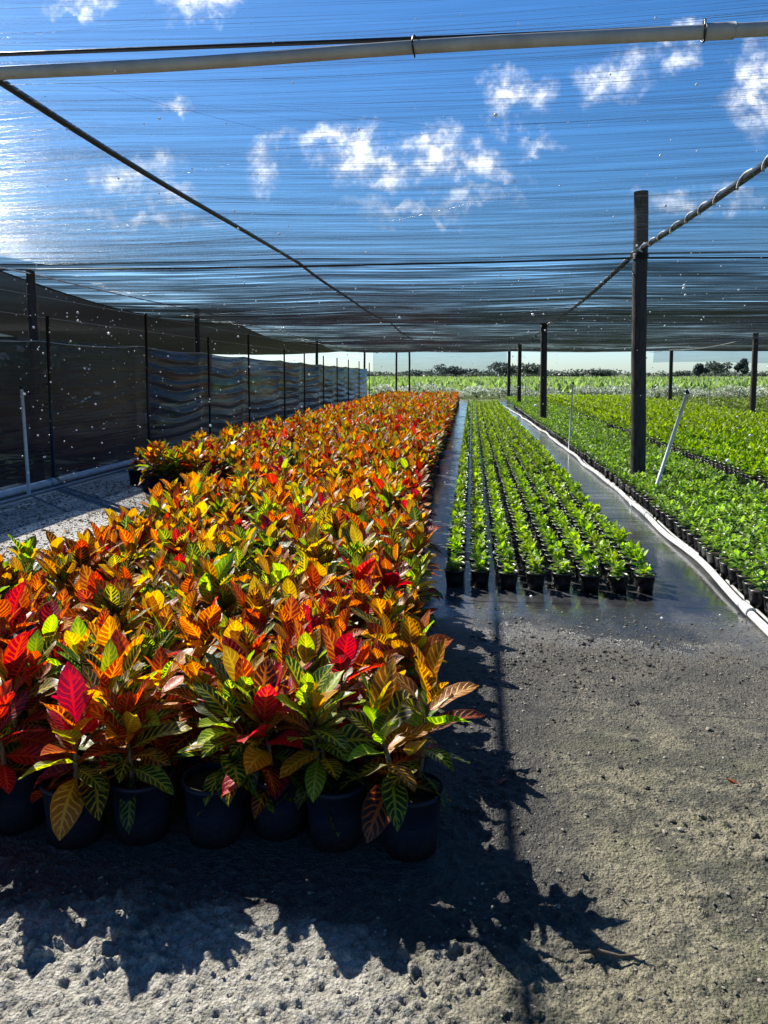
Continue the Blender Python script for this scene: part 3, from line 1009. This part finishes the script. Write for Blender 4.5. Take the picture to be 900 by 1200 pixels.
# roof of the neighbouring bay and the dense outer wall net beyond it
V, f = grid(-16.2, -7.4, -3, 47.3, 30, 160, lambda X, Y: roof_z(X * 0 - 7.39, Y) + .012 - .012 * (-7.4 - X) - .12 * np.sin(PI * np.clip((-7.4 - X) / 8.8, 0, 1)) + .05 * np.clip(-7.4 - X, 0, 1) * (fbm(X * 1.2, Y * .9, 3, 90) - .5))
o = MB().add(V, f).obj('side_net', M['skirt'])
tag(o, 'dark olive net roofing the neighbouring bay outside the screen', 'shade net')
V, f = grid(-3, 47, 0, 3.05, 120, 8, lambda X, Y: 0 * X)
V = np.stack([-16.2 + .12 * (fbm(V[:, 0] * .7, V[:, 1] * .9, 3, 95) - .5), V[:, 0], V[:, 1]], 1)
o = MB().add(V, f).obj('outer_wall_net', M['outer'])
tag(o, 'dense dark net wall closing the neighbouring bay far beyond the screen', 'net wall')


def span(x0, y0, z0, x1, y1, z1, sag, n=24):
    q = np.linspace(0, 1, n)
    return np.stack([x0 + (x1 - x0) * q, y0 + (y1 - y0) * q, z0 + (z1 - z0) * q - sag * 4 * q * (1 - q)], 1)


def chain(x, pts, sag):
    P = []
    for (a, b) in zip(pts[:-1], pts[1:]):
        s = span(x if np.isscalar(x) else x[0], a[0], a[1], x if np.isscalar(x) else x[1], b[0], b[1], sag * (b[0] - a[0]) / 13)
        P.append(s if not P else s[1:])
    return np.vstack(P)


pc = chain(-2.5, [(1.0, 3.2), (11.15, 3.2), (23.9, 3.15), (36.9, 3.08), (47.2, 3.0)], .08)
pc[:, 0] += .02 * np.sin(pc[:, 1] * .9)
tag(MB().tube(pc, .022, 8).obj('roof_cable', M['cable']), 'thick black cable under the net above the crotons', 'cable', 'cables carrying the roof net')
# right hand cable: wrapped, its white glints built on as a pale helix
o = thing('wrapped_cable', 'thick black wrapped cable with white glints built on, running along the hose posts', 'cable', (2.25, 0, 0), 0, 'cables carrying the roof net')
pc = chain(0, [(2.0, 3.27), (11.05, 3.27), (23.8, 3.07), (36.8, 2.98), (45.9, 2.93)], .1)
pc[:, 0] = np.interp(pc[:, 1], [0, 11, 23.8, 46], [-.05, -.02, 0, -.05])
MB().tube(pc, .032, 8).obj('core', M['cable'], o)
yy = np.arange(2.0, 30, .02)
zz = np.interp(yy, pc[:, 1], pc[:, 2]); xx = np.interp(yy, pc[:, 1], pc[:, 0])
ph = yy * 2 * PI / .55 + .8 * np.sin(yy * 3.1)
MB().tube(np.stack([xx + .033 * np.cos(ph), yy, zz + .033 * np.sin(ph)], 1), .012, 6).obj('glints', M['white'], o)
tag(MB().tube(chain(-6.3, [(2, 3.0), (10.6, 3.03), (17.35, 3.06), (31.2, 2.96), (45.2, 2.9)], .05), .012, 6).obj('roof_cable', M['white']), 'pale cable along the tops of the posts behind the screen', 'cable', 'cables carrying the roof net')
tag(MB().tube(chain(10.3, [(16, 3.05), (29.2, 3.0), (42.9, 2.88), (47, 2.88)], .18), .016, 6).obj('roof_cable', M['wire']), 'pale cable along the outer row of posts past the green beds', 'cable', 'cables carrying the roof net')
for i, (y, z) in enumerate(((11.2, 3.2), (23.95, 3.13), (36.95, 3.05), (47.45, 3.03))):
    P = np.vstack([span(-7.4, y, z - .02, 2.25, y, z, .03, 12), span(2.25, y, z, 10.3, y, z - .02, .03, 12)[1:], span(10.3, y, z - .02, 20, y, z - .04, .03, 12)[1:]])
    tag(MB().tube(P, .014, 6).obj('cross_cable', M['cable']), f'dark cross cable along the {ORD[i + 1]} seam of the roof net', 'cable', 'cables across the roof net')
# grey pipe hung across near the top of the view
PIPE = [(-2.05, 2.90), (-1.09, 2.90), (-.25, 2.93), (.89, 2.93), (1.13, 2.93)]
o = thing('overhead_pipe', 'grey plastic water pipe hung across under the net nearest the camera', 'pipe', (0, 3.27, 0))
def pz(x):
    return np.interp(x, [-5, PIPE[0][0], PIPE[1][0], PIPE[2][0], PIPE[3][0], PIPE[4][0], 5], [PIPE[0][1] - .0] + [p[1] for p in PIPE] + [PIPE[4][1] + .02])
x = np.linspace(-5, 5, 50)
k = np.ones(5) / 5
zs = np.convolve(np.pad(pz(x), 2, 'edge'), k, 'valid')
MB().tube(np.stack([x, 0 * x, zs], 1), .027, 14).obj('tube', M['greypvc'], o)
xc = np.linspace(PIPE[3][0], PIPE[3][0] + .11, 4)
MB().tube(np.stack([xc, 0 * xc, np.interp(xc, x, zs)], 1), .032, 14).obj('coupling', M['greypvc'], o)
for xt in (PIPE[2][0], PIPE[3][0] - .005):
    a = np.linspace(0, 2 * PI, 18)
    zt = float(np.interp(xt, x, zs))
    MB().tube(np.stack([xt + .004 * np.cos(a * 2), .034 * np.sin(a), zt + .004 + .04 * np.cos(a)], 1), .004, 5).obj('tie', M['cable'], o)
P = np.stack([x, 0 * x + 3.3, np.interp(x, [-5, -2.0, -.25, 1.14, 5], [3.02, 2.99, 2.97, 2.96, 3.0])], 1)
tag(MB().tube(P, .009, 6).obj('pipe_wire', M['cable']), 'thin black wire stretched just above the overhead grey pipe', 'wire')

# ------------------------------------------------------------------ left screen
o = thing('screen_fence', 'dark shade cloth screen on posts along the outer side of the crotons', 'screen', (-6.15, 0, 0))
WP = [3.0, 6.7, 10.45, 13.8, 17.2, 20.4, 24.4, 27.4, 31, 34.2, 37.4, 41.0, 45.15]
def top_z(y):
    return np.interp(y, [2, 10, 14, 20, 31, 45], [2.05, 2.06, 2.11, 2.06, 1.98, 1.9]) + 0
ny, nz = 430, 60
Y, Q = np.meshgrid(np.linspace(1.5, 45.2, ny + 1), np.linspace(0, 1, nz + 1))
k = np.clip(np.searchsorted(WP, Y, side='right') - 1, 0, len(WP) - 2)
qa = (Y - np.array(WP)[k]) / (np.array(WP)[k + 1] - np.array(WP)[k])
bow = np.clip(4 * qa * (1 - qa), 0, 1)
tz = top_z(Y) - .05 * bow
Z = .04 + Q * (tz - .04)
on = np.clip((Y - 13.6) / .8, .10, 1)
ph = (Z + .08 * bow) * 2 * PI / .26 + 2.2 * (fbm(Y * .45, Z * 1.2, 3, 120))* 3
fold = (np.sin(ph) + .5 * np.sin(ph * 2.3 + Y)) * (.25 + .75 * bow) * on * np.clip(fbm(Y * .5, Z * 2, 2, 130) * 2 - .3, .1, 1)
X = .045 * fold + .10 * bow * on * np.sin(PI * Q)
V = np.stack([X, Y, Z], -1).reshape(-1, 3)
i, j = np.meshgrid(np.arange(nz), np.arange(ny), indexing='ij')
q = (i * (ny + 1) + j).ravel()
MB().add(V, np.stack([q, q + 1, q + ny + 2, q + ny + 1], 1)).obj('cloth', M['screen'], o)
yy = np.linspace(1.5, 45.2, 300)
kk = np.clip(np.searchsorted(WP, yy, side='right') - 1, 0, len(WP) - 2)
qq = np.clip((yy - np.array(WP)[kk]) / (np.array(WP)[kk + 1] - np.array(WP)[kk]), 0, 1)
MB().tube(np.stack([0 * yy + .012, yy, top_z(yy) - .05 * 4 * qq * (1 - qq)], 1), .009, 6).obj('top_cord', M['wire'], o)
for y in WP:
    MB().tube([(.14, y, 0), (.14, y, 1.2), (.14, y, float(top_z(y)) + .35 + .25 * (y in (13.8, 20.4)))], .026, 8).obj('post', M['cable' if y > 9 else 'steel'], o)
for z in (.35, .75, 1.15, 1.55, 2.02):
    MB().tube(np.stack([np.full(30, -.06), np.linspace(1.5, 45, 30), z * np.interp(np.linspace(1.5, 45, 30), [2, 14, 45], [1, 1.02, .93])], 1), .0025, 5).obj('wire', M['wire'], o)
for z in (2.45, 2.75):
    tag(MB().tube(span(-6.3, 2, z, -6.3, 45, z - .05, .02), .0035, 5).obj('upper_wire', M['wire']), 'thin pale wire strung above the screen, ' + ('lower of two' if z < 2.6 else 'higher of two'), 'wire', 'wires above the screen')
tag(MB().tube([(-6.4, 10.85, 0), (-6.4, 10.85, 2.7)], .028, 8).obj('steel_tube', M['steel']), 'grey steel tube upright against a wooden post behind the screen', 'post')

# pipe along the foot of the screen, in two lengths
for (a, b, l) in ((6.0, 10.35, 'white pipe length on the ground at the foot of the screen, nearer one'), (10.45, 14.5, 'white pipe length on the ground at the foot of the screen, reaching the lone croton')):
    x0 = np.interp([a, b], [6, 9.3, 12.9, 15], [-6.05, -5.98, -5.93, -5.9])
    o = thing('ground_pipe', l, 'pipe', (0, 0, 0), 0, 'white pipes along the screen')
    MB().tube(span(x0[0], a, .055, x0[1], b, .055, 0, 8), .05, 12).obj('tube', M['pvc'], o)
    MB().tube(span(x0[1], b - .12, .055, x0[1], b, .055, 0, 3), .058, 12).obj('coupling', M['pvc'], o)
tag(MB().tube(span(-5.75, 6.5, .02, -5.72, 12.6, .02, 0, 8), .016, 8).obj('thin_pipe', M['greypvc']), 'thin grey pipe lying beside the white pipe at the screen', 'pipe')

# ------------------------------------------------------------------ hose, risers, stakes
o = thing('white_hose', 'long white water pipe lying along the wet walkway beside the shrubs', 'pipe')
yy = np.linspace(2.0, 44, 240)
xx = np.array([hose_x(v) for v in yy]) + .018 * np.sin(yy * 1.3) + .01 * np.sin(yy * 3.1)
MB().tube(np.stack([xx, yy, .035 + .008 * np.sin(yy * 2.2)], 1), .027, 10).obj('tube', M['pvc'], o)
for y in (5.15, 9.3):
    i = int(np.argmin(abs(yy - y)))
    MB().tube(np.stack([xx[i:i + 2], yy[i:i + 2], [.037, .037]], 1), .036, 10).obj('coupling', M['pvc'], o)
tag(MB().tube(np.stack([xx[:150] + .075, yy[:150], np.full(150, .018)], 1), .011, 6).obj('drip_line', M['greypvc']), 'thin grey line lying between the white pipe and the shrub pots', 'hose')


def riser(x, y, h, dx, dy, r, label, cap=True):
    o = thing('sprinkler_riser', label, 'sprinkler', (x, y, 0), 0, 'white sprinkler risers')
    MB().tube([(0, 0, 0), (dx * .5, dy * .5, h * .5), (dx, dy, h)], r, 10).obj('tube', M['pvc'], o)
    if cap:
        c = Vector((dx, dy, h))
        MB().tube([c, c + Vector((0, 0, .02)), c + Vector((0, 0, .05))], [r * 1.4, r * 1.4, r * .5], 8).obj('nozzle', M['cable'], o)
    return o


riser(2.13, 9.41, 1.36, .44, .2, .022, 'white pipe stake leaning over the shrubs beside the tall post')
riser(1.99, 16.0, 1.38, .05, 0, .016, 'thin upright white riser beside the hose, beyond the tall post')
riser(-5.82, 9.5, 1.4, -.04, 0, .022, 'white upright riser standing in front of the dark screen')
riser(10.3, 35, .95, 0, 0, .02, 'small white riser between the outer posts', True)
riser(11.2, 30, .75, .02, 0, .02, 'short white riser just past the nearer outer post', True)
riser(2.05, 30, 1.3, 0, 0, .014, 'faint thin white riser far along the hose', True)
P = np.array([(9.35, 41), (9.75, 34), (10.05, 28), (10.3, 22), (10.5, 16)])
tag(MB().tube(np.stack([np.interp(np.linspace(16, 41, 40), P[::-1, 1], P[::-1, 0]), np.linspace(16, 41, 40), .06 + .01 * np.sin(np.linspace(0, 20, 40))], 1), .04, 8).obj('ground_pipe', M['pvc']), 'white pipe on the ground along the outer row of posts', 'pipe')

# ------------------------------------------------------------------ far end
V, f = grid(-6.1, 2.1, 0, 1, 60, 20, lambda X, Y: 0 * X)
zz = 1.62 + V[:, 1] * 1.4 + .05 * np.sin(V[:, 0] * .8) * (1 - V[:, 1])
V = np.stack([V[:, 0], 47.5 + .05 * np.sin(V[:, 0] * 3 + V[:, 1] * 2), zz], 1)
tag(MB().add(V, f).obj('end_curtain', M['curtain']), 'bluish net curtain hanging at the far end between the screen and the hose posts', 'net curtain', 'net curtains at the far end')
V, f = grid(10.7, 26, 0, 1, 60, 20, lambda X, Y: 0 * X)
zz = 2.25 + V[:, 1] * .8 + .05 * np.sin(V[:, 0] * .6) * (1 - V[:, 1])
V = np.stack([V[:, 0], 47.5 + .05 * np.sin(V[:, 0] * 2 + V[:, 1] * 2), zz], 1)
tag(MB().add(V, f).obj('end_curtain', M['curtain']), 'short net curtain rolled partly up at the far end past the outer posts', 'net curtain', 'net curtains at the far end')


def blob_leaves(n, size, lobes, seed, cols, hollow=.5, flat=1.0):
    """n leaf-sized quads spread through ellipsoid lobes [(c, r)]."""
    g = np.random.default_rng(seed)
    li = g.choice(len(lobes), n, p=np.array([l[1][0] * l[1][2] for l in lobes]) / sum(l[1][0] * l[1][2] for l in lobes))
    d = g.normal(0, 1, (n, 3)); d /= np.linalg.norm(d, axis=1)[:, None]
    rad = (hollow + (1 - hollow) * g.random(n)) ** .6
    C = np.array([l[0] for l in lobes])[li] + d * rad[:, None] * np.array([l[1] for l in lobes])[li]
    a = g.normal(0, 1, (n, 3)); a /= np.linalg.norm(a, axis=1)[:, None]
    b = np.cross(a, g.normal(0, 1, (n, 3))); b /= np.linalg.norm(b, axis=1)[:, None]
    s = size * g.uniform(.6, 1.4, n)[:, None]
    P = np.stack([C - a * s, C + b * s * .45, C + a * s, C - b * s * .45], 1)
    cl = np.array(cols[0]) + (np.array(cols[1]) - np.array(cols[0])) * g.random((n, 1))
    return P.reshape(-1, 3), np.arange(n * 4).reshape(-1, 4), np.repeat(cl, 4, 0)


def lobes_for(g, w, h, z0, n):
    return [((g.normal(0, w * .28), g.normal(0, w * .28), z0 + h * g.uniform(.25, .8)), (w * g.uniform(.22, .42), w * g.uniform(.22, .42), h * g.uniform(.16, .32))) for _ in range(n)]


bushmesh = []
for k in range(4):
    g = np.random.default_rng(900 + k)
    P, f, c = blob_leaves(900, .075, lobes_for(g, 2.0, 1.0, .05, 7), 910 + k, ((.13, .17, .10), (.42, .46, .38)), .3)
    bushmesh.append(MB().add(P, f, 0, None, c).mesh('foliage', M['bush'], False))
    st = MB()
stm = MB()
for k in range(5):
    stm.tube([(0, 0, 0), (.2 * math.cos(k * 1.3), .2 * math.sin(k * 1.3), .5)], [.025, .01], 5)
stmesh = stm.mesh('stem', M['bark'])
bx = np.arange(-9, 27, 1.55)
for i, x in enumerate(bx):
    xx = x + rng.normal(0, .25)
    where = 'behind the end curtain' if xx < 2.1 else ('behind the bright green beds' if xx < 10 else 'beyond the outer posts')
    o = thing('dusty_bush', f'pale grey green bush in the row at the field edge, {where}', 'bush', (xx, 51 + rng.normal(0, .4), -.02), rng.uniform(0, 6), f'dusty bushes {where}')
    s = rng.uniform(.75, 1.1)
    o.scale = (s * 1.15, s, s * .95)
    link('foliage', bushmesh[i % 4], o)
    link('stem', stmesh, o)

# crop field
mb = MB()
V, UV, Fc, ca = seedling_arrays(950, 12, .45, .34, .42, ((.06, .115, .03), (.16, .235, .07)), 2, 2, .12)
pts = []
for y in np.concatenate([np.arange(54, 90, 1.2), np.arange(90, 200, 3.0)]):
    x0, x1 = -.30 * y - 4, .62 * y + 4
    st = .55 if y < 90 else 1.0
    for x in np.arange(x0, x1, st):
        pts.append((x + rng.normal(0, .15), y + rng.normal(0, .2), rng.normal(0, .05)))
scatter(mb, (V, UV, Fc, ca), np.array(pts), 0, .9, 1.6)
tag(mb.obj('crop_field', M['green']), 'bright green crop growing in the open field beyond the shade house', 'crop', None, 'stuff')
mb = MB()
for k in range(150):
    g = np.random.default_rng(2000 + k)
    x = g.uniform(-280, 420); y = g.uniform(430, 520)
    w = g.uniform(10, 26); h = g.uniform(2.5, 5)
    P, f, c = blob_leaves(170, .9, [((x + g.normal(0, w * .3), y, h * g.uniform(.2, .6)), (w * .35, 3, h * .4)) for _ in range(5)], 2300 + k, ((.05, .065, .05), (.10, .12, .09)), .2)  # leaf tones greyed and lightened to paint in distance haze
    mb.add(P, f, 0, None, c)
tag(mb.obj('treeline', M['bush'], smooth=False), 'low dark line of trees along the horizon', 'trees', None, 'stuff')


def tree(x, y, h, w, label, group, cols=((.02, .04, .014), (.05, .085, .03)), n=1500, ls=.28, seed=0, nl=9, z0=.25):
    g = np.random.default_rng(3000 + seed)
    o = thing('broadleaf_tree', label, 'tree', (x, y, 0), 0, group)
    tb = MB().tube([(0, 0, 0), (.05 * h * .1, 0, h * .25), (0, .02 * h, h * .6)], [h * .035, h * .025, h * .01], 7)
    L = lobes_for(g, w, h * (1 - z0), h * z0, nl)
    for (c, r) in L[:5]:
        tb.tube([(0, 0, h * .25), tuple(np.array(c) * .6 + np.array([0, 0, h * .12])), c], [h * .018, h * .01, h * .004], 5)
    tb.obj('trunk', M['bark'], o)
    P, f, c = blob_leaves(n, ls, L, 3100 + seed, cols, .35)
    MB().add(P, f, 0, None, c).obj('crown', M['bush'], o, False)
    return o


tl = [('rounded dark tree standing highest on the horizon, left of the hose posts', 18, 420, 8, 18), ('broad dark tree on the horizon seen between two hose posts', 32, 420, 7, 14),
      ('low dark tree on the horizon just behind the end curtain', -10, 420, 6.5, 15), ('slim dark tree in the small clump on the horizon beyond the outer posts', 118, 420, 7, 5),
      ('wide dark tree in the small clump on the horizon beyond the outer posts', 129, 425, 7.5, 11), ('lone dark tree at the end of the small clump on the horizon', 140, 420, 9, 5)]
for i, (l, x, y, h, w) in enumerate(tl):
    tree(x, y, h, w, l, 'trees on the horizon', n=700, ls=.9, seed=i, z0=.1, cols=((.05, .065, .05), (.09, .11, .085)))  # horizon trees take paler grey tones, haze put into the colour
for i, (x, y, h, w, l) in enumerate(((-9.6, 13.6, 2.4, 3.0, 'dark bushy tree behind the near part of the screen'), (-9.2, 17.6, 2.2, 2.4, 'dark bushy tree behind the screen covering the corner of the pale shed'))):
    tree(x, y, h, w, l, 'trees behind the screen', n=1800, ls=.16, seed=20 + i, z0=.02, nl=14)

o = thing('pale_shed', 'pale metal clad shed seen dimly through the screen', 'shed', (-12.2, 21.6, 0))
mb = MB().box((0, 0, 1.15), (3.4, 7.0, 2.3))
for k in range(24):
    mb.box((1.71, -3.4 + k * .295, 1.15), (.03, .05, 2.26))
mb.obj('wall', M['shed'], o, False)
MB().box((.0, 0, 2.36), (3.9, 7.4, .1)).box((0, 0, 2.46), (2.2, 7.4, .1)).obj('roof', M['shedroof'], o, False)
MB().box((1.725, -.6, 1.0), (.04, 1.0, 2.0)).obj('door', M['shedroof'], o, False)

# ------------------------------------------------------------------ sprinkler drops in the air
mb = MB()
N = 1100
y = rng.uniform(2.4, 14, N)
x = rng.uniform(-1, 1, N) * .0
x = -.62 * y + rng.random(N) ** 1.25 * (1.0 * y)
z = rng.uniform(.7, 3.1, N)
sz = .0018 * y ** .5 * np.exp(rng.normal(0, .4, N)) * 1.0
ok = (z < 2.9)
n = ok.sum()
P = place(ico, x[ok], y[ok], z[ok], rng.uniform(0, 6, n), sz[ok])
mb.add(P.reshape(-1, 3), (icf[None] + (np.arange(n) * 12)[:, None, None]).reshape(-1, 3))
tag(mb.obj('water_spray', M['drop']), 'fine drops of sprinkler water sparkling in the air', 'water drops', None, 'stuff')

# ------------------------------------------------------------------ light
SUN = Vector((-.85, .80, 1.0)).normalized()
EL = math.asin(SUN.z)
AZ = math.atan2(SUN.x, SUN.y)
ld = bpy.data.lights.new('sun', 'SUN')
ld.energy = 5.0
ld.angle = R(.5)
ld.color = (1, .95, .86)
lo = bpy.data.objects.new('sun', ld)
COL.objects.link(lo)
lo.rotation_euler = SUN.to_track_quat('Z', 'Y').to_euler()

w = bpy.data.worlds.new('World')
scene.world = w
w.use_nodes = True
nt = w.node_tree
nt.nodes.clear()


class WT(NT):
    def __init__(s, tree):
        s.t = tree


W = WT(nt)
out = nt.nodes.new('ShaderNodeOutputWorld')
bg = nt.nodes.new('ShaderNodeBackground')
sky = nt.nodes.new('ShaderNodeTexSky')
sky.sky_type = 'NISHITA'
sky.sun_disc = False
sky.sun_elevation = EL
sky.sun_rotation = AZ
sky.air_density = 1.0
sky.dust_density = .35
sky.ozone_density = 2.0
tc = nt.nodes.new('ShaderNodeTexCoord')
sp = W.n('ShaderNodeSeparateXYZ', {0: tc.outputs['Generated']})
yp = W.math('MAXIMUM', sp.outputs[1], .02)
u = W.math('DIVIDE', sp.outputs[0], yp)
v = W.math('DIVIDE', sp.outputs[2], yp)
uv = W.n('ShaderNodeCombineXYZ', {0: u, 1: v, 2: 0.0}).outputs[0]
wob = W.n('ShaderNodeTexNoise', {'Vector': uv, 'Scale': 17.0, 'Detail': 8.0, 'Roughness': .6})
wv = W.n('ShaderNodeVectorMath', {0: wob.outputs['Color'], 1: (.5, .5, .5)}, operation='SUBTRACT')
wv = W.n('ShaderNodeVectorMath', {0: wv.outputs[0], 'Scale': .13}, operation='SCALE')
uvw = W.n('ShaderNodeVectorMath', {0: uv, 1: wv.outputs[0]}, operation='ADD').outputs[0]
CL = [(-.169, .285, .060, .028, 1), (-.125, .262, .05, .025, .95), (-.058, .282, .055, .030, 1), (-.010, .262, .055, .028, 1), (.03, .25, .04, .018, .8), (.048, .334, .042, .03, 1), (.168, .365, .045, .028, .75), (.238, .378, .022, .026, .7),
      (.345, .345, .04, .055, 1.0), (-.44, .262, .06, .025, .7), (-.40, .235, .05, .016, .6), (-.356, .475, .05, .02, .95), (-.505, .48, .05, .018, .9), (-.30, .485, .03, .02, .6), (-.399, .346, .022, .012, .7), (-.27, .268, .022, .028, .6), (-.246, .30, .03, .014, .5), (.27, .205, .07, .018, .5), (-.05, .215, .12, .012, .4), (-.43, .205, .1, .012, .45), (.08, .282, .03, .012, .5)]
tot = None
for (cu, cv, ru, rv, a) in CL:
    d = W.n('ShaderNodeVectorMath', {0: uvw, 1: (cu, cv, 0)}, operation='SUBTRACT').outputs[0]
    d = W.n('ShaderNodeVectorMath', {0: d, 1: (1 / ru, 1 / rv, 1)}, operation='MULTIPLY').outputs[0]
    l = W.n('ShaderNodeVectorMath', {0: d}, operation='LENGTH').outputs['Value']
    m = W.ramp(l, 1.3, .1, 0, a)
    tot = m if tot is None else W.math('MAXIMUM', tot, m)
n2 = W.n('ShaderNodeTexNoise', {'Vector': uv, 'Scale': 30.0, 'Detail': 7.0, 'Roughness': .65}).outputs[0]
den = W.math('MULTIPLY', tot, W.ramp(n2, .32, .66, .05, 1.0), clamp=True)
den = W.math('MULTIPLY', den, W.ramp(sp.outputs[1], .05, .2))
shade = W.ramp(n2, .40, .72, .62, 1.15)
cc = W.mix(1.0, (18.0, 18.4, 19.2), shade, 'MULTIPLY')
skyc = W.n('ShaderNodeHueSaturation', {'Color': sky.outputs[0], 'Saturation': 1.3}).outputs[0]
skyc = W.mix(1.0, skyc, W.mix(W.ramp(sp.outputs[2], .0, .22), (.68, .90, 1.32), (.72, 1.02, 1.26)), 'MULTIPLY')
skyc = W.mix(1.0, skyc, W.mix(W.ramp(sp.outputs[2], .42, .85), (1, 1, 1), (.42, .45, .5)), 'MULTIPLY')
colr = W.mix(den, skyc, cc)
nt.links.new(colr, bg.inputs[0])
bg.inputs[1].default_value = .056
nt.links.new(bg.outputs[0], out.inputs[0])

scene.view_settings.view_transform = 'Standard'
scene.view_settings.look = 'None'
scene.view_settings.exposure = 1.36
scene.view_settings.gamma = 1
scene.view_settings.use_curve_mapping = False
scene.render.engine = 'CYCLES'
c = scene.cycles
c.max_bounces = 5
c.diffuse_bounces = 2
c.glossy_bounces = 2
c.transmission_bounces = 4
c.transparent_max_bounces = 14
c.use_denoising = True
c.sample_clamp_indirect = 6
c.caustics_reflective = False
c.caustics_refractive = False
